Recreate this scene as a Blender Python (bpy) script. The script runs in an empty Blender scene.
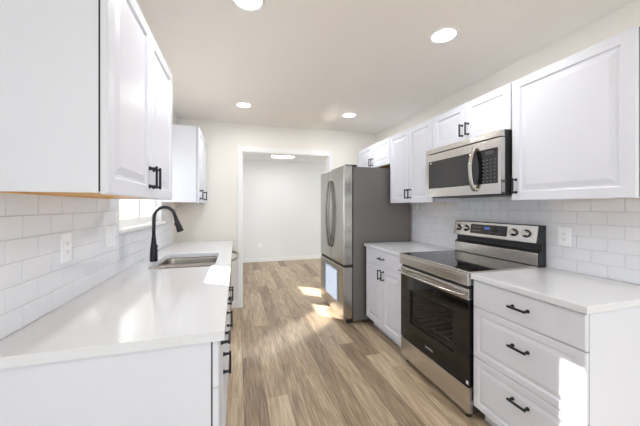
import bpy, bmesh, math, random
from mathutils import Vector, Matrix
from mathutils.geometry import tessellate_polygon
random.seed(7)
SC = bpy.context.scene
COL = SC.collection

# ------------------------------------------------------------------ camera
cam_d = bpy.data.cameras.new('camera'); cam = bpy.data.objects.new('camera', cam_d); COL.objects.link(cam)
cam.location = (0, 0, 1.325)
cam.rotation_euler = (math.pi/2, 0, -math.atan(84/283))
cam_d.sensor_width = 36; cam_d.lens = 36*283/640
cam_d.shift_y = -6.5/640
cam_d.clip_start = .02
SC.camera = cam

# ------------------------------------------------------------------ world, sun, area lights, exposure
world = bpy.data.worlds.new('world'); SC.world = world; world.use_nodes = True
wn = world.node_tree.nodes; bg = wn['Background']
bg.inputs[0].default_value = (.86, .93, 1, 1); bg.inputs[1].default_value = 1.7

def light(name, kind, loc, energy, color=(1, 1, 1), **kw):
    d = bpy.data.lights.new(name, kind); d.energy = energy; d.color = color
    for k, v in kw.items(): setattr(d, k, v)
    o = bpy.data.objects.new(name, d); COL.objects.link(o); o.location = loc
    return o
sun = light('sun', 'SUN', (-4, 6, 4), 30.0, (1, .95, .88), angle=math.radians(.6))
sun.rotation_euler = Vector((1, -.775, -.56)).to_track_quat('-Z', 'Y').to_euler()
# daylight at the windows, plus added fill lamps at unseen openings
def area(name, loc, direction, sx, sy, energy, color):
    o = light(name, 'AREA', loc, energy, color, shape='RECTANGLE', size=sx, size_y=sy)
    o.rotation_euler = Vector(direction).to_track_quat('-Z', 'Y').to_euler()
    return o
area('added_fill_behind_camera', (.7, -2.72, 1.25), (0, 1, 0), 2.2, 2.1, 27, (.80, .90, 1))  # added area lamp behind the camera, brightens the kitchen
area('daylight_sink_window', (-.80, 2.54, 1.56), (1, 0, 0), .6, .85, 2, (.85, .93, 1))
area('daylight_far_window', (-1.1, 5.65, 1.5), (1, 0, 0), .7, 1.3, 9, (.88, .94, 1))
area('added_fill_far_room', (4.45, 5.4, 1.3), (-1, 0, 0), 1.9, 2.0, 29, (.90, .95, 1))  # added area lamp out of view, brightens the far room
LAMP_W = 5.6
SC.view_settings.view_transform = 'Standard'; SC.view_settings.look = 'None'
SC.view_settings.gamma = 1; SC.view_settings.use_curve_mapping = False
SC.view_settings.exposure = 0.0
cy = SC.cycles
cy.use_denoising = True; cy.max_bounces = 10; cy.diffuse_bounces = 6; cy.glossy_bounces = 5
cy.transparent_max_bounces = 8; cy.sample_clamp_indirect = 0; cy.caustics_reflective = True
cy.blur_glossy = 0.0

# ------------------------------------------------------------------ materials
def srgb(r, g, b):
    f = lambda c: (c/255/12.92 if c/255 <= .04045 else ((c/255+.055)/1.055)**2.4)
    return (f(r), f(g), f(b), 1)
def mat(name, col, rough=.5, metal=0, spec=.5, coat=0, bump=None, noise_col=None, emit=None):
    m = bpy.data.materials.new(name); m.use_nodes = True
    nt = m.node_tree; b = nt.nodes['Principled BSDF']
    b.inputs['Base Color'].default_value = col; b.inputs['Roughness'].default_value = rough
    b.inputs['Metallic'].default_value = metal; b.inputs['Specular IOR Level'].default_value = spec
    b.inputs['Coat Weight'].default_value = coat
    if emit:
        b.inputs['Emission Color'].default_value = emit[0]; b.inputs['Emission Strength'].default_value = emit[1]
    if bump or noise_col:
        tc = nt.nodes.new('ShaderNodeTexCoord'); mp = nt.nodes.new('ShaderNodeMapping')
        nt.links.new(tc.outputs['Object'], mp.inputs[0])
        nz = nt.nodes.new('ShaderNodeTexNoise'); nt.links.new(mp.outputs[0], nz.inputs[0])
        nz.inputs['Detail'].default_value = 4
    if bump:
        scale, strength, stretch = bump
        mp.inputs['Scale'].default_value = stretch; nz.inputs['Scale'].default_value = scale
        bp = nt.nodes.new('ShaderNodeBump'); bp.inputs['Strength'].default_value = strength; bp.inputs['Distance'].default_value = .002
        nt.links.new(nz.outputs[0], bp.inputs['Height']); nt.links.new(bp.outputs[0], b.inputs['Normal'])
    if noise_col:
        c2, scale = noise_col
        n2 = nt.nodes.new('ShaderNodeTexNoise'); n2.inputs['Scale'].default_value = scale; n2.inputs['Detail'].default_value = 6
        nt.links.new(tc.outputs['Object'], n2.inputs[0])
        rp = nt.nodes.new('ShaderNodeValToRGB'); rp.color_ramp.elements[0].color = col; rp.color_ramp.elements[1].color = c2
        rp.color_ramp.elements[0].position = .35; rp.color_ramp.elements[1].position = .7
        nt.links.new(n2.outputs[0], rp.inputs[0]); nt.links.new(rp.outputs[0], b.inputs['Base Color'])
    return m

M_wall = mat('wall_paint', srgb(236, 234, 229), .85, bump=(180, .12, (1, 1, 1)))
M_wall2 = mat('far_room_paint', srgb(232, 234, 237), .85, bump=(180, .12, (1, 1, 1)))
M_ceil = mat('ceiling_paint', srgb(245, 241, 236), .9, bump=(60, .25, (1, 1, 1)))
M_trim = mat('white_trim', srgb(238, 239, 240), .4)
M_cab = mat('white_cabinet_paint', srgb(222, 225, 236), .42, spec=.45)
M_wood = mat('raw_plywood', srgb(214, 164, 98), .6, noise_col=(srgb(232, 190, 128), 14))
M_quartz = mat('white_quartz', srgb(225, 228, 235), .13, spec=.55, noise_col=(srgb(223, 226, 233), 60))
M_black = mat('black_metal', srgb(44, 45, 50), .38, metal=.6)
M_dark = mat('dark_gap', srgb(30, 30, 32), .6)  # near-black for dark parts and for shade painted into gaps
M_tile = mat('glazed_tile', srgb(230, 234, 242), .09, spec=.55, bump=(9, .35, (1, 1, 1)))
M_grout = mat('grout', srgb(214, 214, 214), .9)
M_steel = mat('brushed_steel', srgb(190, 186, 180), .24, metal=1, bump=(40, .10, (1, 1, 26)))
M_steel_h = mat('brushed_steel_horizontal', srgb(204, 201, 197), .22, metal=1, bump=(30, .03, (26, .6, 26)))
M_fridge = mat('fridge_steel', srgb(190, 187, 181), .2, metal=1)
M_fside = mat('fridge_side_grey', srgb(118, 115, 113), .42, metal=.35, bump=(350, .15, (1, 1, 1)))
M_handle_dark = mat('dark_polished_steel', srgb(150, 147, 143), .22, metal=1)
M_handle = mat('polished_steel', srgb(208, 205, 200), .16, metal=1)
M_glass_blk = mat('black_glass', srgb(22, 20, 20), .06, spec=.6)
M_mwglass = mat('microwave_door_glass', srgb(52, 52, 54), .12, spec=.55)
M_plastic = mat('black_plastic', srgb(34, 34, 37), .42)
M_oven = mat('oven_enamel', srgb(168, 160, 150), .4)
M_sink = mat('sink_steel', srgb(168, 163, 158), .3, metal=1, bump=(50, .15, (1, 20, 1)))
M_white = mat('white_plastic', srgb(243, 246, 252), .35)
M_sheet = mat('pale_blue_sheet', srgb(150, 166, 188), .22, metal=.7)
M_dgrey = mat('grey_mark', srgb(112, 112, 116), .5)
M_lamp = mat('lamp_diffuser', (1, 1, 1, 1), .5, emit=((1, .97, .92, 1), 6))
M_blue = mat('blue_display', srgb(40, 60, 120), .3, emit=(srgb(90, 120, 210), .5))
M_logo = mat('silver_lettering', srgb(205, 200, 195), .4)
M_ground = mat('outdoor_ground', srgb(170, 165, 150), .9, noise_col=(srgb(140, 145, 120), 2))

def thin_glass():
    m = bpy.data.materials.new('clear_glass'); m.use_nodes = True; nt = m.node_tree; nt.nodes.clear()
    o = nt.nodes.new('ShaderNodeOutputMaterial'); mx = nt.nodes.new('ShaderNodeMixShader'); mx.inputs[0].default_value = .07
    t = nt.nodes.new('ShaderNodeBsdfTransparent'); g = nt.nodes.new('ShaderNodeBsdfGlossy'); g.inputs['Roughness'].default_value = .02
    nt.links.new(t.outputs[0], mx.inputs[1]); nt.links.new(g.outputs[0], mx.inputs[2]); nt.links.new(mx.outputs[0], o.inputs[0]); return m
M_glass = thin_glass()
def see_through(name, col, alpha, rough):
    m = mat(name, col, rough, spec=.6); m.node_tree.nodes['Principled BSDF'].inputs['Alpha'].default_value = alpha; return m
M_screen = see_through('insect_screen_mesh', srgb(205, 208, 212), .5, .8)
M_ovenglass = see_through('tinted_oven_glass', srgb(30, 27, 25), .42, .05)

def plank_mat():
    m = bpy.data.materials.new('vinyl_plank_floor'); m.use_nodes = True; nt = m.node_tree; N = nt.nodes; L = nt.links
    b = N['Principled BSDF']
    tc = N.new('ShaderNodeTexCoord'); sp = N.new('ShaderNodeSeparateXYZ'); L.new(tc.outputs['Object'], sp.inputs[0])
    def mth(op, a, bb=None):
        n = N.new('ShaderNodeMath'); n.operation = op
        for i, v in enumerate((a, bb)):
            if v is None: continue
            if isinstance(v, (int, float)): n.inputs[i].default_value = v
            else: L.new(v, n.inputs[i])
        return n.outputs[0]
    W, LN = .150, 1.22
    rx = mth('DIVIDE', mth('ADD', sp.outputs[0], 20.05), W); row = mth('FLOOR', rx); fx = mth('FRACT', rx)
    wn1 = N.new('ShaderNodeTexWhiteNoise'); wn1.noise_dimensions = '1D'; L.new(row, wn1.inputs['W'])
    ry = mth('ADD', mth('DIVIDE', mth('ADD', sp.outputs[1], 30), LN), wn1.outputs['Value']); pl = mth('FLOOR', ry); fy = mth('FRACT', ry)
    cb = N.new('ShaderNodeCombineXYZ'); L.new(row, cb.inputs[0]); L.new(pl, cb.inputs[1])
    wn2 = N.new('ShaderNodeTexWhiteNoise'); wn2.noise_dimensions = '2D'; L.new(cb.outputs[0], wn2.inputs['Vector'])
    # grain coordinates shifted per plank
    cg = N.new('ShaderNodeCombineXYZ')
    L.new(mth('ADD', mth('MULTIPLY', sp.outputs[0], 9.0), mth('MULTIPLY', wn2.outputs['Value'], 37.0)), cg.inputs[0])
    L.new(mth('ADD', mth('MULTIPLY', sp.outputs[1], 1.1), mth('MULTIPLY', row, 3.7)), cg.inputs[1])
    g1 = N.new('ShaderNodeTexNoise'); g1.inputs['Scale'].default_value = 1.3; g1.inputs['Detail'].default_value = 5; g1.inputs['Distortion'].default_value = 1.2
    L.new(cg.outputs[0], g1.inputs[0])
    cg2 = N.new('ShaderNodeCombineXYZ')
    L.new(mth('MULTIPLY', sp.outputs[0], 60.0), cg2.inputs[0]); L.new(mth('ADD', mth('MULTIPLY', sp.outputs[1], 3.0), mth('MULTIPLY', pl, 5.3)), cg2.inputs[1])
    g2 = N.new('ShaderNodeTexNoise'); g2.inputs['Scale'].default_value = 1.6; g2.inputs['Detail'].default_value = 4; L.new(cg2.outputs[0], g2.inputs[0])
    v = mth('ADD', mth('MULTIPLY', wn2.outputs['Value'], .42), mth('ADD', mth('MULTIPLY', g1.outputs[0], .75), mth('MULTIPLY', g2.outputs[0], .95)))
    v = mth('SUBTRACT', v, .56)
    rp = N.new('ShaderNodeValToRGB'); L.new(v, rp.inputs[0]); e = rp.color_ramp.elements
    e[0].position = .10; e[0].color = srgb(118, 100, 84); e[1].position = .92; e[1].color = srgb(212, 197, 173)
    k = e.new(.38); k.color = srgb(154, 134, 112); k = e.new(.62); k.color = srgb(184, 165, 139)
    # seams
    dx = mth('MINIMUM', fx, mth('SUBTRACT', 1.0, fx)); dy = mth('MINIMUM', fy, mth('SUBTRACT', 1.0, fy))
    s = mth('MINIMUM', mth('MULTIPLY', dx, W), mth('MULTIPLY', dy, LN)); seam = mth('LESS_THAN', s, .0013)
    mx = N.new('ShaderNodeMix'); mx.data_type = 'RGBA'; L.new(mth('MULTIPLY', seam, .55), mx.inputs[0]); L.new(rp.outputs[0], mx.inputs[6]); mx.inputs[7].default_value = srgb(92, 76, 62)
    L.new(mx.outputs[2], b.inputs['Base Color'])
    b.inputs['Roughness'].default_value = .42; b.inputs['Specular IOR Level'].default_value = .4
    bp = N.new('ShaderNodeBump'); bp.inputs['Strength'].default_value = .12; bp.inputs['Distance'].default_value = .002
    L.new(mth('SUBTRACT', g2.outputs[0], seam), bp.inputs['Height']); L.new(bp.outputs[0], b.inputs['Normal'])
    return m
M_floor = plank_mat()

# ------------------------------------------------------------------ mesh helpers (bmesh in world metres)
def box(bm, x0, x1, y0, y1, z0, z1, bev=0, seg=2):
    g = bmesh.ops.create_cube(bm, size=1.0); vs = g['verts']
    for v in vs:
        v.co = Vector(((x0+x1)/2+v.co.x*abs(x1-x0), (y0+y1)/2+v.co.y*abs(y1-y0), (z0+z1)/2+v.co.z*abs(z1-z0)))
    if bev > 0:
        es = list({e for v in vs for e in v.link_edges})
        bmesh.ops.bevel(bm, geom=es, offset=bev, segments=seg, profile=.5, affect='EDGES')
    return bm
def B(*a, **k): return box(bmesh.new(), *a, **k)
def cyl(bm, p0, p1, r0, r1=None, n=20, caps=True):
    p0 = Vector(p0); p1 = Vector(p1); r1 = r0 if r1 is None else r1
    q = (p1-p0).to_track_quat('Z', 'Y'); rings = []
    for p, r in ((p0, r0), (p1, r1)):
        rings.append([bm.verts.new(p+q @ Vector((r*math.cos(2*math.pi*i/n), r*math.sin(2*math.pi*i/n), 0))) for i in range(n)])
    for i in range(n):
        f = bm.faces.new((rings[0][i], rings[0][(i+1) % n], rings[1][(i+1) % n], rings[1][i])); f.smooth = True
    if caps: bm.faces.new(rings[0][::-1]); bm.faces.new(rings[1])
    return bm
def lathe(bm, base, axis, prof, n=28):
    """prof: (radius, height) along axis from base"""
    q = Vector(axis).to_track_quat('Z', 'Y'); base = Vector(base); rings = []
    for r, h in prof:
        rings.append([bm.verts.new(base+q @ Vector((r*math.cos(2*math.pi*i/n), r*math.sin(2*math.pi*i/n), h))) for i in range(n)])
    for a, b in zip(rings, rings[1:]):
        for i in range(n):
            f = bm.faces.new((a[i], a[(i+1) % n], b[(i+1) % n], b[i])); f.smooth = True
    bm.faces.new(rings[0][::-1]); bm.faces.new(rings[-1]); return bm
def tube(bm, pts, radii, n=14, flat=None):
    pts = [Vector(p) for p in pts]; rings = []; up = None
    for i, p in enumerate(pts):
        d = (pts[min(i+1, len(pts)-1)]-pts[max(i-1, 0)]).normalized()
        if up is None:
            up = Vector((0, 1, 0)) if abs(d.y) < .9 else Vector((1, 0, 0))
        s = d.cross(up).normalized(); up = s.cross(d).normalized()
        r = radii[i] if isinstance(radii, (list, tuple)) else radii
        f = flat or (1, 1)
        rings.append([bm.verts.new(p+s*r*f[0]*math.cos(2*math.pi*k/n)+up*r*f[1]*math.sin(2*math.pi*k/n)) for k in range(n)])
    for a, b in zip(rings, rings[1:]):
        for k in range(n):
            fc = bm.faces.new((a[k], a[(k+1) % n], b[(k+1) % n], b[k])); fc.smooth = True
    bm.faces.new(rings[0][::-1]); bm.faces.new(rings[-1]); return bm
def prism_y(bm, prof, y0, y1):
    a = [bm.verts.new((x, y0, z)) for x, z in prof]; b = [bm.verts.new((x, y1, z)) for x, z in prof]; n = len(prof)
    for i in range(n): bm.faces.new((a[i], a[(i+1) % n], b[(i+1) % n], b[i]))
    bm.faces.new(a[::-1]); bm.faces.new(b); return bm
def rrect(x0, x1, y0, y1, r, n=6):
    pts = []
    for cx, cy_, a0 in ((x1-r, y1-r, 0), (x0+r, y1-r, 90), (x0+r, y0+r, 180), (x1-r, y0+r, 270)):
        for k in range(n+1):
            a = math.radians(a0+90*k/n); pts.append((cx+r*math.cos(a), cy_+r*math.sin(a)))
    return pts

def obj(name, bm, m, parent=None, origin=None):
    bmesh.ops.recalc_face_normals(bm, faces=bm.faces[:])
    xs = [v.co for v in bm.verts]
    if parent is not None:
        org = parent['_org'] if '_org' in parent else (0, 0, 0)
        org = Vector(org)
    else:
        org = Vector(origin) if origin else Vector((sum(c.x for c in xs)/len(xs), sum(c.y for c in xs)/len(xs), min(c.z for c in xs)))
    for v in bm.verts: v.co -= org
    me = bpy.data.meshes.new(name); bm.to_mesh(me); bm.free(); me.materials.append(m)
    o = bpy.data.objects.new(name, me); COL.objects.link(o)
    if parent is not None: o.parent = parent
    else: o.location = org
    o['_org'] = tuple(org)
    return o
def thing(name, label, cat, loc, group=None):
    o = bpy.data.objects.new(name, None); COL.objects.link(o); o.location = loc; o.empty_display_size = .1
    o['label'] = label; o['category'] = cat; o['_org'] = tuple(loc)
    if group: o['group'] = group
    return o
def tag(o, label, cat, group=None):
    o['label'] = label; o['category'] = cat
    if group: o['group'] = group
    return o
def struct(name, bm, m, origin=(0, 0, 0)):
    o = obj(name, bm, m, None, origin); o['kind'] = 'structure'; return o
def dup(root, loc, label):
    r = root.copy(); COL.objects.link(r); r.location = loc; r['label'] = label
    for ch in list(root.children):
        c = ch.copy(); COL.objects.link(c); c.parent = r
        for g in ch.children:
            d = g.copy(); COL.objects.link(d); d.parent = c
    return r

# raised cabinet front lying in a plane x = const, facing -x (s=-1) or +x (s=1)
RAISED = [(0, .015), (.004, .019), (.052, .019), (.056, .0145), (.059, .010), (.068, .010), (.094, .0172), (.098, .0180)]
DRAWER = [(0, .015), (.004, .019), (.036, .019), (.040, .0155), (.043, .012), (.049, .012), (.066, .0175), (.070, .0180)]
SLAB = [(0, .015), (.004, .019)]
def front(bm, xb, s, y0, y1, z0, z1, prof=RAISED):
    back = [(y0, z0), (y1, z0), (y1, z1), (y0, z1)]
    rings = [[bm.verts.new((xb, y, z)) for y, z in back]]
    for ins, d in prof:
        rings.append([bm.verts.new((xb+s*d, y, z)) for y, z in ((y0+ins, z0+ins), (y1-ins, z0+ins), (y1-ins, z1-ins), (y0+ins, z1-ins))])
    for a, b in zip(rings, rings[1:]):
        for i in range(4): bm.faces.new((a[i], a[(i+1) % 4], b[(i+1) % 4], b[i]))
    bm.faces.new(rings[0][::-1]); bm.faces.new(rings[-1]); return bm
# bar pull standing off the plane x = xf: flared feet and a bar with slightly wider ends
def pull(parent, xf, s, yc, zc, vertical, L=.100, label=None):
    bm = bmesh.new(); so = .030; h = L/2; ft = h-.010
    for e in (-1, 1):
        cy_, cz = (yc, zc+e*ft) if vertical else (yc+e*ft, zc)
        lathe(bm, (xf, cy_, cz), (s, 0, 0), [(.0095, 0), (.0095, .003), (.0065, .009), (.0058, .018), (.0060, so)], 12)
    w = .0056
    if vertical: box(bm, xf+s*(so-.004), xf+s*(so+.005), yc-w, yc+w, zc-h, zc+h, .0015, 1)
    else: box(bm, xf+s*(so-.004), xf+s*(so+.005), yc-h, yc+h, zc-w, zc+w, .0015, 1)
    o = obj('handle', bm, M_black, parent)
    return o

ZC = .915; ZC0 = .883; H = 2.42
XL = -.70; XR = 2.03; YB = 3.86; YN = -2.8
YF = 6.90; XFL = -1.0; XFR = 4.6
# ------------------------------------------------------------------ structure
struct('floor', B(XFL-.2, XFR+.1, YN-.1, YF+.1, -.08, 0), M_floor)
struct('ceiling', B(XL-.15, XR+.15, YN-.1, YB+.12, H, H+.08), M_ceil)
struct('ceiling_far_room', B(XFL-.15, XFR+.1, YB+.12, YF+.1, H, H+.08), M_wall2)
# left wall with the sink window opening
WY0, WY1, WZ0, WZ1 = 2.05, 3.07, 1.178, 1.90
bm = bmesh.new()
box(bm, XL-.14, XL, YN, WY0, 0, H); box(bm, XL-.14, XL, WY1, YB, 0, H)
box(bm, XL-.14, XL, WY0, WY1, 0, WZ0); box(bm, XL-.14, XL, WY0, WY1, WZ1, H)
wall_left = struct('wall_left', bm, M_wall)
wall_right = struct('wall_right', B(XR, XR+.12, YN, YB, 0, H), M_wall)
# back wall with doorway
DX0, DX1, DZ = .075, 1.285, 2.055
bm = bmesh.new()
box(bm, XFL-.14, DX0, YB, YB+.12, 0, H); box(bm, DX1, XFR, YB, YB+.12, 0, H); box(bm, DX0, DX1, YB, YB+.12, DZ, H)
struct('wall_back', bm, M_wall)
# added wall outside the sink window, placed to block sun from its far pane
struct('sun_blocker_wall', B(-2.40, XFL-.14, YB, YB+.12, -.3, 2.9), M_trim)
# unseen wall behind the camera, its wide opening added to let light in
bm = bmesh.new()
box(bm, XL-.14, -.45, YN-.12, YN, 0, H); box(bm, 1.85, XR+.12, YN-.12, YN, 0, H); box(bm, -.45, 1.85, YN-.12, YN, 2.3, H)
struct('wall_near', bm, M_wall)
# far room
struct('wall_far', B(XFL-.14, XFR, YF, YF+.1, 0, H), M_wall2)
FW = [(4.80, 5.37), (5.68, 6.26)]; FZ0, FZ1 = 1.10, 1.86
bm = bmesh.new(); ys = [YB+.12, FW[0][0], FW[0][1], FW[1][0], FW[1][1], YF]
for i in (0, 2, 4): box(bm, XFL-.14, XFL, ys[i], ys[i+1], 0, H)
for a, b in FW: box(bm, XFL-.14, XFL, a, b, 0, FZ0); box(bm, XFL-.14, XFL, a, b, FZ1, H)
struct('wall_far_left', bm, M_wall2)
bm = bmesh.new()
box(bm, XFR-.1, XFR, YB+.12, 4.4, 0, H); box(bm, XFR-.1, XFR, 6.4, YF, 0, H); box(bm, XFR-.1, XFR, 4.4, 6.4, 2.3, H)
struct('wall_far_right', bm, M_wall2)
# doorway casing and jamb lining
bm = bmesh.new(); cw = .058; yc = YB-.016
box(bm, DX0-cw, DX0, yc, YB+.0, 0, DZ+cw+.01, .004); box(bm, DX1, DX1+cw, yc, YB, 0, DZ+cw+.01, .004); box(bm, DX0, DX1, yc, YB, DZ, DZ+cw+.01, .004)
box(bm, DX0-.004, DX0+.012, YB-.008, YB+.125, 0, DZ); box(bm, DX1-.012, DX1+.004, YB-.008, YB+.125, 0, DZ); box(bm, DX0, DX1, YB-.008, YB+.125, DZ-.012, DZ+.004)
struct('trim_1', bm, M_trim)
def baseboard(name, x0, x1, y0, y1, m=M_trim):
    bm = bmesh.new(); box(bm, x0, x1, y0, y1, 0, .095, .005); struct(name, bm, m)
baseboard('baseboard_far', XFL, XFR-.1, YF-.014, YF)
baseboard('baseboard_far_left', XFL, XFL+.014, YB+.12, YF-.014)
baseboard('baseboard_back', XL+.01, DX0-cw, YB-.014, YB)
baseboard('baseboard_right', XR-.014, XR, YN, .79)
baseboard('baseboard_left', XL, XL+.014, YN, .98)

# windows ---------------------------------------------------------
def window(name, x, y0, y1, z0, z1, mull, screen):
    xo = x-.10
    bm = bmesh.new(); f = .035
    box(bm, xo, xo+.06, y0, y0+f, z0, z1); box(bm, xo, xo+.06, y1-f, y1, z0, z1)
    box(bm, xo, xo+.06, y0, y1, z0, z0+(.06 if mull else f)); box(bm, xo, xo+.06, y0, y1, z1-f, z1)
    if mull: box(bm, xo+.01, xo+.05, (y0+y1)/2+.03, (y0+y1)/2+.07, z0+f, z1-f)
    w = struct(name, bm, M_trim)
    obj('pane', B(xo+.022, xo+.026, y0+f, y1-f, z0+f, z1-f), M_glass, w)
    lb = bmesh.new(); e = .006
    for q in ((y0, y0+e, z0, z1), (y1-e, y1, z0, z1), (y0, y1, z1-e, z1)): box(lb, xo+.06, x+.002, *q)
    obj('window_liner', lb, M_trim, w)
    if screen: obj('insect_screen', B(xo+.052, xo+.054, (y0+y1)/2, y1-f, z0+f, z1-f), M_screen, w)
    return w
w1 = window('window_1', XL, WY0, WY1, WZ0, WZ1, True, False)
bm = bmesh.new(); box(bm, XL-.07, XL+.035, WY0-.035, WY1+.035, WZ0-.018, WZ0+.004, .003)
obj('window_sill', bm, M_trim, w1)
window('window_2', XFL, *FW[0], FZ0, FZ1, False, False)
window('window_3', XFL, *FW[1], FZ0, FZ1, False, False)

# tiled backsplashes ---------------------------------------------------------
def tiles(parent, x, s, regions, y_start, z_start):
    TW, TH, g = .1524, .0762, .0018
    bm = bmesh.new()
    for (a0, a1, b0, b1) in regions: box(bm, x, x+s*.0055, a0, a1, b0, b1)
    obj('tile_grout', bm, M_grout, parent)
    bm = bmesh.new(); d0, d1 = .005, .0095
    for (a0, a1, b0, b1) in regions:
        r = 0
        while z_start+r*TH < b1-.004:
            zz0 = z_start+r*TH; zz1 = zz0+TH-g
            c0, c1 = max(zz0, b0), min(zz1, b1)
            if c1-c0 > .006:
                y = y_start-(TW/2 if r % 2 else 0)
                while y < a1:
                    e0, e1 = max(y, a0), min(y+TW-g, a1)
                    if e1-e0 > .006:
                        c = .0022; t = [random.uniform(-.00035, .00035) for _ in range(4)]
                        A = [bm.verts.new((x+s*d0, yy, zz)) for yy, zz in ((e0, c0), (e1, c0), (e1, c1), (e0, c1))]
                        K = [bm.verts.new((x+s*(d1-.0012), yy, zz)) for yy, zz in ((e0+.0003, c0+.0003), (e1-.0003, c0+.0003), (e1-.0003, c1-.0003), (e0+.0003, c1-.0003))]
                        T = [bm.verts.new((x+s*(d1+t[i]), yy, zz)) for i, (yy, zz) in enumerate(((e0+c, c0+c), (e1-c, c0+c), (e1-c, c1-c), (e0+c, c1-c)))]
                        for P, Q in ((A, K), (K, T)):
                            for i in range(4): bm.faces.new((P[i], P[(i+1) % 4], Q[(i+1) % 4], Q[i]))
                        bm.faces.new(T)
                    y += TW
            r += 1
    return obj('tile_backsplash', bm, M_tile, parent)
tiles(wall_right, XR, -1, [(.78, 1.40, ZC, 1.372), (1.40, 2.16, ZC, 1.405), (2.16, 2.93, ZC, 1.372)], .62, ZC)
tiles(wall_left, XL, 1, [(.98, 2.012, ZC, 1.372), (2.012, 3.066, ZC, WZ0-.018), (3.066, 3.56, ZC, 1.372)], .90, ZC)

# outdoor ground
struct('ground', B(-14, 16, -14, 18, -.4, -.3), M_ground)

# ------------------------------------------------------------------ wall cabinets
def upper(label, xw, s, y0, y1, z0, z1, doors, pulls, depth=.305):
    """xw wall plane, s direction of the front; doors [(y0,y1)], pulls {door index: (y, z)}"""
    t = thing('wall_cabinet', label, 'cabinet', (xw+s*depth/2, (y0+y1)/2, z0), 'white kitchen wall cabinets')
    xf = xw+s*depth
    w = .016; bm = bmesh.new()
    a, b = sorted((xw+s*.001, xf))
    box(bm, a, b, y0, y0+w, z0, z1, .0012, 1); box(bm, a, b, y1-w, y1, z0, z1, .0012, 1)
    box(bm, a, b, y0+w, y1-w, z1-w, z1)
    f0, f1 = sorted((xf, xf-s*.018)); box(bm, f0, f1, y0+w, y1-w, z0, z0+.035); box(bm, f0, f1, y0+w, y1-w, z1-.05, z1-w)
    box(bm, f0, f1, (y0+y1)/2-.02, (y0+y1)/2+.02, z0+.035, z1-.05)
    obj('cabinet_box', bm, M_cab, t)
    u0, u1 = sorted((xw+s*.002, xf-s*.019)); bm = bmesh.new()
    box(bm, u0, u1, y0+w, y1-w, z0+.006, z0+.018); box(bm, u0, u0+.018, y0+w, y1-w, z0, z0+.006) if s < 0 else box(bm, u0, u0+.018, y0+w, y1-w, z0+.0005, z0+.006)
    obj('underside', bm, M_wood, t)['label'] = 'raw plywood underside'
    bm = bmesh.new(); g0, g1 = sorted((xf, xf+s*.0045)); box(bm, g0, g1, y0+.0012, y1-.0012, z0+.004, z1-.004)
    obj('door_gap_shade', bm, M_dark, t)  # dark filler standing in for shade between box and doors
    for i, (a, b) in enumerate(doors):
        d = obj('door', front(bmesh.new(), xf+s*.0045, s, a, b, z0-.004, z1-.003), M_cab, t)
        if i in pulls: pull(d, xf+s*.0235, s, pulls[i][0], pulls[i][1], True)
    return t
UZ0, UZ1 = 1.367, 2.130
upper('long white wall cabinet in the left foreground with two raised panel doors and plywood underside', XL, 1, 1.0, 1.915, UZ0, UZ1,
      [(1.002, 1.456), (1.459, 1.913)], {0: (1.428, 1.455), 1: (1.487, 1.455)})
upper('small white wall cabinet beyond the sink window on the left wall', XL, 1, 3.07, 3.83, UZ0, UZ1,
      [(3.072, 3.449), (3.452, 3.828)], {0: (3.112, 1.445), 1: (3.492, 1.445)}, depth=.322)
upper('single door white wall cabinet at right, nearest the camera beside the microwave', XR, -1, .802, 1.398, UZ0, UZ1,
      [(.804, 1.396)], {0: (1.366, 1.455)})
upper('short white two-door wall cabinet directly above the microwave', XR, -1, 1.402, 2.156, 1.832, UZ1,
      [(1.404, 1.778), (1.781, 2.154)], {0: (1.750, 1.918), 1: (1.809, 1.918)})
upper('tall white two-door wall cabinet between microwave and refrigerator', XR, -1, 2.160, 2.896, UZ0, UZ1,
      [(2.162, 2.527), (2.530, 2.894)], {0: (2.498, 1.455), 1: (2.559, 1.455)})
upper('short white two-door wall cabinet above the steel refrigerator', XR, -1, 2.900, 3.80, 1.825, UZ1,
      [(2.902, 3.349), (3.352, 3.798)], {0: (3.32, 1.90), 1: (3.381, 1.90)})

# ------------------------------------------------------------------ base cabinets
def base(label, xw, s, y0, y1, fronts, depth=.60, end_panel=False, handle_z=None, holes=None):
    """fronts: list of (kind, y0, y1, z0, z1, profile, pull) where pull = (y, z, vertical) or None"""
    t = thing('base_cabinet', label, 'cabinet', (xw+s*depth/2, (y0+y1)/2, 0), 'white kitchen base cabinets')
    xf = xw+s*depth; bm = bmesh.new()
    a, b = sorted((xw+s*.012, xf)); w = .018
    if end_panel: box(bm, a, b, y0, y0+w, .0, ZC0-.001, .0012, 1)
    else: box(bm, a, b, y0, y0+w, .1, ZC0-.001)
    box(bm, a, b, y1-w, y1, .1, ZC0-.001); box(bm, a, b, y0+w, y1-w, .1, .118)
    f0, f1 = sorted((xf, xf-s*.018)); box(bm, f0, f1, y0+w, y1-w, ZC0-.03, ZC0-.001); box(bm, f0, f1, y0+w, y1-w, .118, .14)
    c0, c1 = sorted((xw+s*.012, xw+s*.03)); box(bm, c0, c1, y0+w, y1-w, .118, ZC0-.001)
    obj('cabinet_box', bm, M_cab, t)
    k0, k1 = sorted((xf-s*.07, xf-s*.088)); bm = bmesh.new(); box(bm, k0, k1, y0+.001, y1-.001, 0, .1)
    obj('toe_kick', bm, M_cab, t)
    g0, g1 = sorted((xf, xf+s*.0045)); bm = bmesh.new(); box(bm, g0, g1, y0+.001, y1-.001, .112, ZC0-.008)
    obj('door_gap_shade', bm, M_dark, t)  # dark box drawn in for the shade behind the fronts
    for kind, a, b, z0, z1, prof, pl in fronts:
        d = obj(kind, front(bmesh.new(), xf+s*.0045, s, a, b, z0, z1, prof), M_cab, t)
        if pl: pull(d, xf+s*.0235, s, *pl)
    return t
DT = .876; DB = .724; D1 = .721
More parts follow.
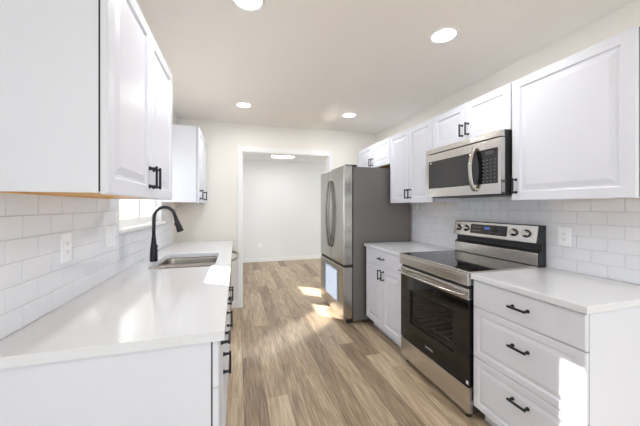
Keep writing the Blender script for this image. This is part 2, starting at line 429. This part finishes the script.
base('white three-drawer base cabinet in the right foreground with black pulls', XR, -1, .812, 1.396, [
    ('drawer', .812, 1.394, .719, DT, SLAB, (1.095, .803, False)),
    ('drawer', .812, 1.394, .413, .715, DRAWER, (1.095, .598, False)),
    ('drawer', .812, 1.394, .108, .409, DRAWER, (1.095, .318, False))], depth=.615, end_panel=True)
base('white base cabinet between range and refrigerator, one drawer over two doors', XR, -1, 2.164, 2.882, [
    ('drawer', 2.166, 2.880, DB, DT, SLAB, (2.523, .803, False)),
    ('door', 2.166, 2.521, .108, D1, RAISED, (2.490, .640, True)),
    ('door', 2.525, 2.880, .108, D1, RAISED, (2.556, .640, True))], depth=.615)
XLB = .62
base('narrow white base cabinet at the near end of the sink counter', XL, 1, 1.0, 1.380, [
    ('drawer', 1.002, 1.378, DB, DT, SLAB, (1.19, .803, False)),
    ('door', 1.002, 1.378, .108, D1, RAISED, (1.345, .620, True))], depth=XLB+.001, end_panel=True)
base('white base cabinet with drawer, second from the near end of the sink counter', XL, 1, 1.382, 1.898, [
    ('drawer', 1.384, 1.896, DB, DT, SLAB, (1.64, .803, False)),
    ('door', 1.384, 1.896, .108, D1, RAISED, (1.862, .620, True))], depth=XLB+.001)
base('white sink base cabinet with two doors below the steel sink', XL, 1, 1.900, 2.898, [
    ('false_front', 1.902, 2.896, DB, DT, SLAB, None),
    ('door', 1.902, 2.397, .108, D1, RAISED, (2.366, .620, True)),
    ('door', 2.401, 2.896, .108, D1, RAISED, (2.432, .620, True))], depth=XLB+.001)

# ------------------------------------------------------------------ worktops
def slab(x0, x1, y0, y1, hole=None, bev=.003):
    if not hole: return B(x0, x1, y0, y1, ZC0, ZC, bev=bev, seg=2)
    bm = bmesh.new(); out = [(x0, y0), (x1, y0), (x1, y1), (x0, y1)]
    allp = out+hole; tris = tessellate_polygon([[Vector((a, b, 0)) for a, b in out], [Vector((a, b, 0)) for a, b in hole]])
    top = [bm.verts.new((a, b, ZC)) for a, b in allp]; bot = [bm.verts.new((a, b, ZC0)) for a, b in allp]
    for t in tris:
        bm.faces.new([top[i] for i in t]); bm.faces.new([bot[i] for i in t][::-1])
    n = len(hole)
    for i in range(4): bm.faces.new((bot[i], bot[(i+1) % 4], top[(i+1) % 4], top[i]))
    for i in range(n):
        f = bm.faces.new((bot[4+i], bot[4+(i+1) % n], top[4+(i+1) % n], top[4+i]))
    return bm
SX0, SX1, SY0, SY1 = -.562, -.142, 2.075, 2.69
ct = obj('worktop', slab(XL+.0105, -.036, .985, 3.572, rrect(SX0, SX1, SY0, SY1, .06)), M_quartz)
tag(ct, 'long white quartz worktop on the left with the sink cut into it', 'countertop', 'white quartz worktops')
ct = obj('worktop', slab(1.375, XR-.0105, .797, 1.398), M_quartz)
tag(ct, 'white quartz worktop over the three drawers in the right foreground', 'countertop', 'white quartz worktops')
ct = obj('worktop', slab(1.375, XR-.0105, 2.162, 2.90), M_quartz)
tag(ct, 'short white quartz worktop between range and refrigerator', 'countertop', 'white quartz worktops')

# ------------------------------------------------------------------ sink
sk = thing('kitchen_sink', 'stainless double bowl undermount sink in the left worktop', 'sink', ((SX0+SX1)/2, (SY0+SY1)/2, ZC0-.2))
def bowl(y0, y1):
    bm = bmesh.new(); x0, x1 = SX0-.004, SX1+.004; rings = []
    for ins, z, r in ((-.012, ZC0-.0015, .07), (0, ZC0-.0015, .06), (.003, ZC0-.02, .06), (.008, ZC0-.165, .06), (.018, ZC0-.183, .055), (.040, ZC0-.19, .04)):
        rings.append([bm.verts.new((a, b, z)) for a, b in rrect(x0+ins, x1-ins, y0+ins, y1-ins, r, 6)])
    n = len(rings[0])
    for a, b in zip(rings, rings[1:]):
        for i in range(n):
            f = bm.faces.new((a[i], a[(i+1) % n], b[(i+1) % n], b[i])); f.smooth = True
    bm.faces.new(rings[-1]); return bm
ym = (SY0+SY1)/2
for a, b in ((SY0-.004, ym-.012), (ym+.012, SY1+.004)):
    bo = obj('bowl', bowl(a, b), M_sink, sk)
    obj('drain', lathe(bmesh.new(), ((SX0+SX1)/2, (a+b)/2, ZC0-.1895), (0, 0, 1), [(.043, 0), (.043, .002), (.034, .0025), (.030, .0005)]), M_handle, bo)
# ------------------------------------------------------------------ tap
FX, FY = -.590, 2.385
fc = thing('kitchen_faucet', 'matte black gooseneck pull-down faucet behind the sink', 'faucet', (FX, FY, ZC))
obj('faucet_base', lathe(bmesh.new(), (FX, FY, ZC), (0, 0, 1), [(.027, 0), (.027, .006), (.0265, .05), (.024, .09), (.018, .14), (.0145, .175), (.0135, .19)]), M_black, fc)
pts = [(FX, FY, ZC+.18), (FX, FY, ZC+.23), (FX, FY, ZC+.31)]; R = .072
for k in range(1, 15):
    a = math.pi-math.radians(166)*k/14; pts.append((FX+R+R*math.cos(a), FY, ZC+.325+R*1.12*math.sin(a)))
e = Vector(pts[-1]); d = (e-Vector(pts[-2])).normalized()
pts.append(tuple(e+d*.02)); obj('spout', tube(bmesh.new(), pts, .0125, 16), M_black, fc)
hs = obj('spray_head', lathe(bmesh.new(), e+d*.015, tuple(d), [(.0145, 0), (.016, .03), (.020, .07), (.0245, .108), (.0245, .116), (.018, .118)]), M_black, fc)
obj('spray_button', cyl(bmesh.new(), e+d*.06+Vector((-.016, 0, 0)), e+d*.085+Vector((-.0215, 0, 0)), .006, n=10), M_plastic, hs)
bm = bmesh.new(); cyl(bm, (FX, FY, ZC+.070), (FX+.012, FY+.040, ZC+.072), .013, .012, 14); tube(bm, [(FX+.009, FY+.034, ZC+.076), (FX+.011, FY+.042, ZC+.095), (FX+.012, FY+.05, ZC+.115)], [.006, .0055, .005], 10)
obj('lever', bm, M_black, fc)

# ------------------------------------------------------------------ dishwasher
dw = thing('dishwasher', 'stainless dishwasher with bowed bar handle at the far end of the sink counter', 'dishwasher', (-.38, 3.21, 0))
obj('tub', B(XL+.03, -.085, 2.905, 3.51, .10, .872), M_plastic, dw)
obj('toe_kick', B(-.17, -.15, 2.905, 3.51, 0, .10), M_dark, dw)
obj('door', B(-.079, -.050, 2.906, 3.509, .105, .872, bev=.004), M_fridge, dw)
bm = bmesh.new(); pts = []
for k in range(13):
    u = k/12; pts.append((-.030+.050*math.sin(math.pi*u)**.7, 2.95+.515*u, .795))
pts = [(-.052, 2.945, .795)]+pts+[(-.052, 3.47, .795)]
obj('handle', tube(bm, pts, .014, 12), M_sink, dw)
tag(obj('end_panel', B(XL+.012, -.08, 3.522, 3.54, 0, ZC0-.001), M_cab), 'white panel closing the far end of the sink counter beside the dishwasher', 'panel')

# ------------------------------------------------------------------ range
RY0, RY1 = 1.404, 2.158; XF = 1.372
rg = thing('electric_range', 'freestanding stainless electric range with black glass oven door', 'range', (1.70, 1.78, 0))
bm = bmesh.new()
box(bm, XF+.035, XR-.07, RY0, RY0+.012, .045, .895); box(bm, XF+.035, XR-.07, RY1-.012, RY1, .045, .895)
box(bm, XR-.09, XR-.07, RY0+.012, RY1-.012, .045, .895); box(bm, XF+.035, XR-.09, RY0+.012, RY1-.012, .045, .06)
obj('range_body', bm, M_plastic, rg)
bm = bmesh.new()   # oven cavity
cx0, cx1, cy0, cy1, cz0, cz1 = XF+.036, XF+.45, RY0+.09, RY1-.09, .27, .70
box(bm, cx1, cx1+.01, cy0, cy1, cz0, cz1); box(bm, cx0, cx1, cy0-.01, cy0, cz0, cz1); box(bm, cx0, cx1, cy1, cy1+.01, cz0, cz1)
box(bm, cx0, cx1, cy0, cy1, cz0-.01, cz0); box(bm, cx0, cx1, cy0, cy1, cz1, cz1+.01)
cv = obj('oven_cavity', bm, M_oven, rg)
for zz in (.40, .53):
    bm = bmesh.new()
    for k in range(8): cyl(bm, (cx0+.015, cy0+.02+k*(cy1-cy0-.04)/7, zz), (cx1-.01, cy0+.02+k*(cy1-cy0-.04)/7, zz), .003, n=6)
    for xx in (cx0+.015, cx0+.2, cx1-.01): cyl(bm, (xx, cy0+.004, zz-.003), (xx, cy1-.004, zz-.003), .0032, n=6)
    obj('oven_rack', bm, M_handle, cv)
for y in (RY0+.05, RY1-.05):
    for x in (XF+.045, XR-.12): obj('leveling_foot', cyl(bmesh.new(), (x, y, 0), (x, y, .046), .018, .014, 14), M_plastic, rg)
obj('storage_drawer', B(XF+.0, XF+.034, RY0+.004, RY1-.004, .042, .205, bev=.004), M_steel_h, rg)
# oven door: black glass sheet with a window opening, steel top rail
dz0, dz1 = .213, .745; wy0, wy1, wz0, wz1 = 1.535, 2.02, .365, .640
bm = bmesh.new(); xg0, xg1 = XF, XF+.030
box(bm, xg0, xg1, RY0+.004, wy0, dz0, dz1); box(bm, xg0, xg1, wy1, RY1-.004, dz0, dz1)
box(bm, xg0, xg1, wy0, wy1, dz0, wz0); box(bm, xg0, xg1, wy0, wy1, wz1, dz1)
dr = obj('oven_door', bm, M_glass_blk, rg)
bm = bmesh.new()
f = .006
box(bm, xg0-.0012, xg0+.004, wy0-f, wy0, wz0-f, wz1+f); box(bm, xg0-.0012, xg0+.004, wy1, wy1+f, wz0-f, wz1+f)
box(bm, xg0-.0012, xg0+.004, wy0, wy1, wz0-f, wz0); box(bm, xg0-.0012, xg0+.004, wy0, wy1, wz1, wz1+f)
obj('window_border', bm, M_plastic, dr)
obj('oven_window', B(xg0+.003, xg0+.008, wy0, wy1, wz0, wz1), M_ovenglass, dr)
rail = obj('door_rail', B(XF-.002, XF+.030, RY0+.004, RY1-.004, .745, .814, bev=.004), M_steel_h, rg)
bm = bmesh.new(); pts = [(XF-.002, RY0+.03, .782)]
for k in range(17):
    u = k/16; pts.append((XF-.026-.028*math.sin(math.pi*u)**.8, RY0+.035+(RY1-RY0-.07)*u, .782))
pts.append((XF-.002, RY1-.03, .782))
tube(bm, pts, .012, 14, flat=(.7, 1.8)); obj('handle', bm, M_steel_h, rail)
bm = bmesh.new()   # slits in the rail's near end
for zc_ in (0, 1, 2): box(bm, XF+.004+zc_*.008, XF+.0065+zc_*.008, RY0+.002, RY0+.0045, .755, .812)
obj('vent_slits', bm, M_dark, rail)
obj('gap_shade_strip', B(XF+.014, XF+.034, RY0+.004, RY1-.004, .815, .84), M_dark, rg)  # dark strip standing in for shade between rail and front strip
# front strip under the cooktop
st = obj('front_strip', B(XF-.012, XF+.06, RY0, RY1, .836, .912, bev=.005), M_steel_h, rg)
bm = bmesh.new(); box(bm, XF-.0145, XF-.011, RY0+.05, RY1-.03, .850, .893, .0012, 1); obj('recessed_panel', bm, M_steel, st)
obj('cooktop', B(XF+.0, XR-.085, RY0+.010, RY1-.010, .905, .9215, bev=.002), M_glass_blk, rg)
bm = bmesh.new(); box(bm, XF-.010, XF+.012, RY0, RY1, .911, .924, .003); box(bm, XF+.012, XR-.085, RY0, RY0+.010, .911, .9225, .001, 1); box(bm, XF+.012, XR-.085, RY1-.010, RY1, .911, .9225, .001, 1)
obj('cooktop_frame', bm, M_steel_h, rg)
ctop = [c for c in rg.children if c.name.startswith('cooktop') and 'frame' not in c.name][0]
for (x, y, r) in ((1.53, 1.61, .105), (1.53, 1.97, .085), (1.79, 1.61, .075), (1.79, 1.97, .095)):
    bm = bmesh.new()
    n = 48
    for rr in (r, r*.62):
        A = [bm.verts.new((x+rr*math.cos(2*math.pi*k/n), y+rr*math.sin(2*math.pi*k/n), .9218)) for k in range(n)]
        C_ = [bm.verts.new((x+(rr-.0014)*math.cos(2*math.pi*k/n), y+(rr-.0014)*math.sin(2*math.pi*k/n), .9218)) for k in range(n)]
        for k in range(n): bm.faces.new((A[k], A[(k+1) % n], C_[(k+1) % n], C_[k]))
    obj('burner_ring', bm, mat('burner_print', srgb(70, 70, 72), .3), ctop)
# backguard
bgz = [(2.012, .90), (1.950, .90), (1.950, 1.015), (1.974, 1.025), (1.974, 1.066), (1.930, 1.078), (1.932, 1.088), (1.952, 1.186), (1.968, 1.196), (2.012, 1.196)]
gd = obj('backguard', prism_y(bmesh.new(), bgz, RY0-.003, RY1+.003), M_plastic, rg)
obj('riser', B(1.942, 1.951, RY0+.004, RY1-.004, .924, 1.008, bev=.002), M_steel_h, rg)
def on_panel(y, t, out):   # t 0..1 up the tilted face
    b0 = Vector((1.9310, 0, 1.084)); b1 = Vector((1.9505, 0, 1.188)); n = Vector((-(b1.z-b0.z), 0, b1.x-b0.x)).normalized()
    p = b0+(b1-b0)*t+n*out; return Vector((p.x, y, p.z)), n
def panel_plate(y0, y1, t0, t1, o0, o1, bev=.0):
    bm = bmesh.new(); P = []
    for o_ in (o0, o1):
        P.append([bm.verts.new(on_panel(y, t, o_)[0]) for y, t in ((y0, t0), (y1, t0), (y1, t1), (y0, t1))])
    for i in range(4): bm.faces.new((P[0][i], P[0][(i+1) % 4], P[1][(i+1) % 4], P[1][i]))
    bm.faces.new(P[0][::-1]); bm.faces.new(P[1])
    if bev: bmesh.ops.bevel(bm, geom=bm.edges[:], offset=bev, segments=2, affect='EDGES')
    return bm
cp = obj('control_panel', panel_plate(RY0-.001, RY1+.001, -.06, 1.03, 0, .006, .002), M_steel_h, rg)
dp = obj('display', panel_plate(1.625, 1.965, .14, .88, .0055, .0075), M_glass_blk, cp)
obj('clock_readout', panel_plate(1.772, 1.825, .52, .70, .0075, .0079), M_blue, dp)
for k in range(6): obj('touch_key', panel_plate(1.672+k*.018, 1.680+k*.018, .30, .35, .0075, .0079), M_dgrey, dp)
for k in range(4):
    for t in (.35, .62): obj('touch_key', panel_plate(1.865+k*.022, 1.875+k*.022, t, t+.06, .0075, .0079), M_dgrey, dp)
for y in (1.478, 1.572, 2.015, 2.102):
    p, n = on_panel(y, .5, .006)
    kb = obj('knob', lathe(bmesh.new(), p, tuple(n), [(.026, 0), (.026, .004), (.0215, .006), (.020, .026), (.018, .029)]), M_steel, cp)
    obj('knob_skirt', lathe(bmesh.new(), p, tuple(n), [(.0285, 0), (.0285, .005), (.0245, .0065)]), M_plastic, kb)
# lettering on the oven door
def lettering(text, size, m, parent, loc, rot, name='lettering'):
    cu = bpy.data.curves.new(name, 'FONT'); cu.body = text; cu.size = size; cu.extrude = .0004; cu.align_x = 'CENTER'; cu.align_y = 'CENTER'
    o = bpy.data.objects.new('tmp', cu); COL.objects.link(o)
    bpy.context.view_layer.update()
    me = bpy.data.meshes.new_from_object(o.evaluated_get(bpy.context.evaluated_depsgraph_get()))
    bpy.data.objects.remove(o); bpy.data.curves.remove(cu)
    me.transform(Matrix.Translation(Vector(loc)) @ rot.to_4x4())
    bm = bmesh.new(); bm.from_mesh(me); bpy.data.meshes.remove(me)
    return obj(name, bm, m, parent)
# facing -x: text right = -y, up = z, normal = -x
ROT_NX = Matrix(((0, 0, -1), (-1, 0, 0), (0, 1, 0)))
lettering('SAMSUNG', .019, M_logo, dr, (XF-.0008, 1.782, .268), ROT_NX)
obj('sticker', B(XF-.0012, XF+.0005, 1.412, 1.428, .226, .246), M_white, dr)

# ------------------------------------------------------------------ microwave
mw = thing('microwave_oven', 'stainless over-the-range microwave with bowed handle below the short cabinet', 'microwave', (1.83, 1.78, 1.402))
MY0, MY1 = 1.408, 2.150; MX = 1.628; mz0, mz1 = 1.408, 1.820
obj('microwave_body', B(MX+.034, XR-.012, MY0+.002, MY1-.002, mz0+.004, mz1+.004, bev=.002), M_plastic, mw)
obj('underside_plate', B(MX+.05, XR-.02, MY0+.02, MY1-.02, mz0-.006, mz0+.004), M_plastic, mw)
bm = bmesh.new(); box(bm, MX-.004, MX+.033, MY0, MY1, 1.778, mz1, .004); obj('top_vent_trim', bm, M_steel_h, mw)
bm = bmesh.new()
for k in range(9): box(bm, MX+.040+.004, MX+.050, MY0-.0005, MY0+.003, 1.46+k*.035, 1.485+k*.035)
obj('side_vents', bm, M_dark, mw)
# front frame with black inset
gy0, gy1, gz0, gz1 = 1.430, 2.118, 1.478, 1.712
bm = bmesh.new()
box(bm, MX, MX+.032, MY0, gy0, mz0, 1.772); box(bm, MX, MX+.032, gy1, MY1, mz0, 1.772)
box(bm, MX, MX+.032, gy0, gy1, mz0, gz0); box(bm, MX, MX+.032, gy0, gy1, gz1, 1.772)
fr = obj('door_frame', bm, M_steel_h, mw)
obj('door_glass', B(MX+.003, MX+.02, 1.640, gy1, gz0, gz1), M_mwglass, mw)
cpn = obj('control_panel', B(MX+.0025, MX+.02, gy0, 1.636, gz0, gz1), M_glass_blk, mw)
for r in range(7):
    for c in range(4): obj('key', B(MX+.0018, MX+.003, 1.452+c*.030, 1.461+c*.030, 1.492+r*.024, 1.497+r*.024), M_dgrey, cpn)
obj('clock_window', B(MX+.0015, MX+.003, 1.460, 1.535, 1.678, 1.700), mat('grey_display', srgb(70, 74, 78), .2), cpn)
bm = bmesh.new(); pts = [(MX+.002, 1.610, 1.440)]
for k in range(17):
    u = k/16; pts.append((MX-.014-.034*math.sin(math.pi*u)**.8, 1.612, 1.440+.290*u))
pts.append((MX+.002, 1.612, 1.730))
tube(bm, pts, .0125, 12, flat=(.7, 1.5)); obj('handle', bm, M_steel, mw)
obj('label_badge', B(MX+.0015, MX+.004, 2.086, 2.102, 1.692, 1.704), M_logo, mw)

# ------------------------------------------------------------------ refrigerator
FY0, FY1 = 2.945, 3.838; FXF = 1.148; FXC = 1.266; FZ = 1.785
fg = thing('refrigerator', 'tall stainless french door refrigerator with grey sides beside the doorway', 'refrigerator', (1.6, 3.39, 0))
obj('case', B(FXC, XR-.03, FY0, FY1, .035, FZ-.012, bev=.004), M_fside, fg)
for y in (FY0+.06, FY1-.06):
    obj('foot', B(FXC-.06, FXC+.02, y-.025, y+.025, .0, .04, bev=.004), M_plastic, fg); obj('foot', B(XR-.12, XR-.06, y-.025, y+.025, .0, .04, bev=.004), M_plastic, fg)
obj('kick_grille', B(FXC-.03, FXC+.02, FY0+.02, FY1-.02, .035, .075), M_plastic, fg)
obj('door_gasket', B(FXC-.010, FXC+.0, FY0+.006, FY1-.006, .06, FZ-.02), M_dark, fg)
fm = (FY0+FY1)/2
for a, b, hy in ((FY0, fm-.002, fm-.042), (fm+.002, FY1, fm+.042)):
    d = obj('door', B(FXF, FXC-.010, a, b, .668, FZ, bev=.008, seg=3), M_fridge, fg)
    bm = bmesh.new(); pts = [(FXF+.002, hy, .83)]
    for k in range(21):
        u = k/20; pts.append((FXF-.012-.036*math.sin(math.pi*u)**.75, hy, .835+.80*u))
    pts.append((FXF+.002, hy, 1.64)); tube(bm, pts, .0125, 12, flat=(1, 1.1)); obj('handle', bm, M_handle_dark, d)
    hb = B(FXF+.03, FXC+.05, (a+.01 if a == FY0 else b-.06), (a+.06 if a == FY0 else b-.01), FZ-.012, FZ+.012, bev=.004); obj('hinge_cover', hb, M_plastic, d)
fd = obj('freezer_drawer', B(FXF, FXC-.010, FY0, FY1, .065, .640, bev=.008, seg=3), M_fridge, fg)
obj('drawer_grip', B(FXF+.014, FXC-.012, FY0+.004, FY1-.004, .638, .670), M_dark, fg)
bm = bmesh.new(); front_pts = rrect(3.10, 3.73, .205, .60, .03)  # thin pale blue rounded sheet set on the drawer
A = [bm.verts.new((FXF-.0012, a, b)) for a, b in front_pts]; Bv = [bm.verts.new((FXF+.0005, a, b)) for a, b in front_pts]
for i in range(len(A)): bm.faces.new((A[i], A[(i+1) % len(A)], Bv[(i+1) % len(A)], Bv[i]))
bm.faces.new(A); bm.faces.new(Bv[::-1]); obj('drawer_sheet', bm, M_sheet, fd)['label'] = 'pale blue sheet on the drawer front'

# ------------------------------------------------------------------ outlets and switch plates
def outlet(label, x, s, y, z, rocker, hw=.037):
    t = thing('wall_outlet', label, 'outlet', (x, y, z), 'white wall plates')
    a, b = sorted((x, x+s*.006)); obj('cover_plate', B(a, b, y-hw, y+hw, z-.06, z+.06, bev=.0025), M_white, t)
    a, b = sorted((x+s*.006, x+s*.0085))
    if rocker:
        for yy in (y-.023, y+.023): obj('rocker_switch', B(a, b, yy-.0165, yy+.0165, z-.034, z+.034, bev=.001), M_white, t)
        return t
    ins = obj('receptacle', B(a, b, y-.017, y+.017, z-.034, z+.034, bev=.001), M_white, t)
    if not rocker:
        bm = bmesh.new(); a, b = sorted((x+s*.0084, x+s*.0088))
        for zz in (z-.019, z+.016):
            box(bm, a, b, y-.0075, y-.0055, zz, zz+.009); box(bm, a, b, y+.0055, y+.0075, zz, zz+.009); box(bm, a, b, y-.002, y+.002, zz-.008, zz-.004)
        obj('slots', bm, M_dark, ins)
    return t
outlet('white outlet on the left tile backsplash, nearer the camera', XL+.0099, 1, 1.45, 1.150, False)
outlet('white switch plate on the left tile backsplash just before the window', XL+.0099, 1, 1.895, 1.155, True, .058)
outlet('white outlet on the right tile backsplash beside the range', XR-.0099, -1, 1.292, 1.132, False)
bm_root = thing('wall_outlet', 'small white outlet low on the wall of the far room', 'outlet', (.558, YF, .39), 'white wall plates')
obj('cover_plate', B(.523, .593, YF-.006, YF, .335, .445, bev=.0025), M_white, bm_root)
bm = bmesh.new()
for zz in (.365, .40): box(bm, .541, .575, YF-.0085, YF-.006, zz, zz+.026, .001, 1)
obj('receptacle', bm, M_white, bm_root)

# ------------------------------------------------------------------ ceiling lamps
rl = thing('recessed_light', 'recessed ceiling light at the top edge above the left counter', 'light', (.06, 1.545, H), 'recessed ceiling lights')
n = 36
def ringpiece(prof):
    bm = bmesh.new(); rings = [[bm.verts.new((.06+r*math.cos(2*math.pi*i/n), 1.545+r*math.sin(2*math.pi*i/n), H+z)) for i in range(n)] for r, z in prof]
    for a, b in zip(rings, rings[1:]):
        for i in range(n):
            f = bm.faces.new((a[i], a[(i+1) % n], b[(i+1) % n], b[i])); f.smooth = True
    return bm, rings
bm, _ = ringpiece([(.088, 0), (.088, -.004), (.078, -.007), (.072, -.004), (.070, 0)]); obj('trim_ring', bm, M_trim, rl)
bm, rg_ = ringpiece([(.0715, -.001), (.0715, -.0035), (.05, -.0045)]); bm.faces.new(rg_[-1]); bm.faces.new(rg_[0][::-1]); obj('diffuser', bm, M_lamp, rl)
lamps = [(.06, 1.545)]
for x, y, lb in ((1.275, 1.51, 'largest recessed ceiling light, above the range side'), (1.30, 3.15, 'recessed ceiling light in front of the refrigerator'),
                 (.08, 3.16, 'recessed ceiling light nearest the doorway on the sink side'),
                 ):
    dup(rl, (x, y, H), lb); lamps.append((x, y))
for i, (x, y) in enumerate(lamps+[(.06, -.6), (1.275, -.6)]):  # last two positions are added lamps, out of view, to brighten the kitchen
    if i > 3:
        r_ = dup(rl, (x, y, H), 'added recessed ceiling light, unseen behind the camera, ' + ('sink side' if i == 4 else 'range side'))
    l = light('recessed_lamp_light', 'AREA', (x, y, H-.012), LAMP_W, (1, .975, .955), shape='DISK', size=.13)
fl = thing('flush_ceiling_light', 'round flush mount ceiling light with dark rim in the far room', 'light', (.94, 5.88, H))
fn = lambda prof: lathe(bmesh.new(), (.94, 5.88, H), (0, 0, -1), prof, 40)
obj('rim', fn([(.262, 0), (.266, .046), (.250, .050)]), M_black, fl)
obj('diffuser', fn([(.247, .0502), (.240, .056), (.18, .061), (.05, .063)]), M_lamp, fl)
light('flush_lamp_light', 'AREA', (.94, 5.88, H-.07), 8, (1, .97, .93), shape='DISK', size=.45)

for o in SC.objects:
    if '_org' in o: del o['_org']
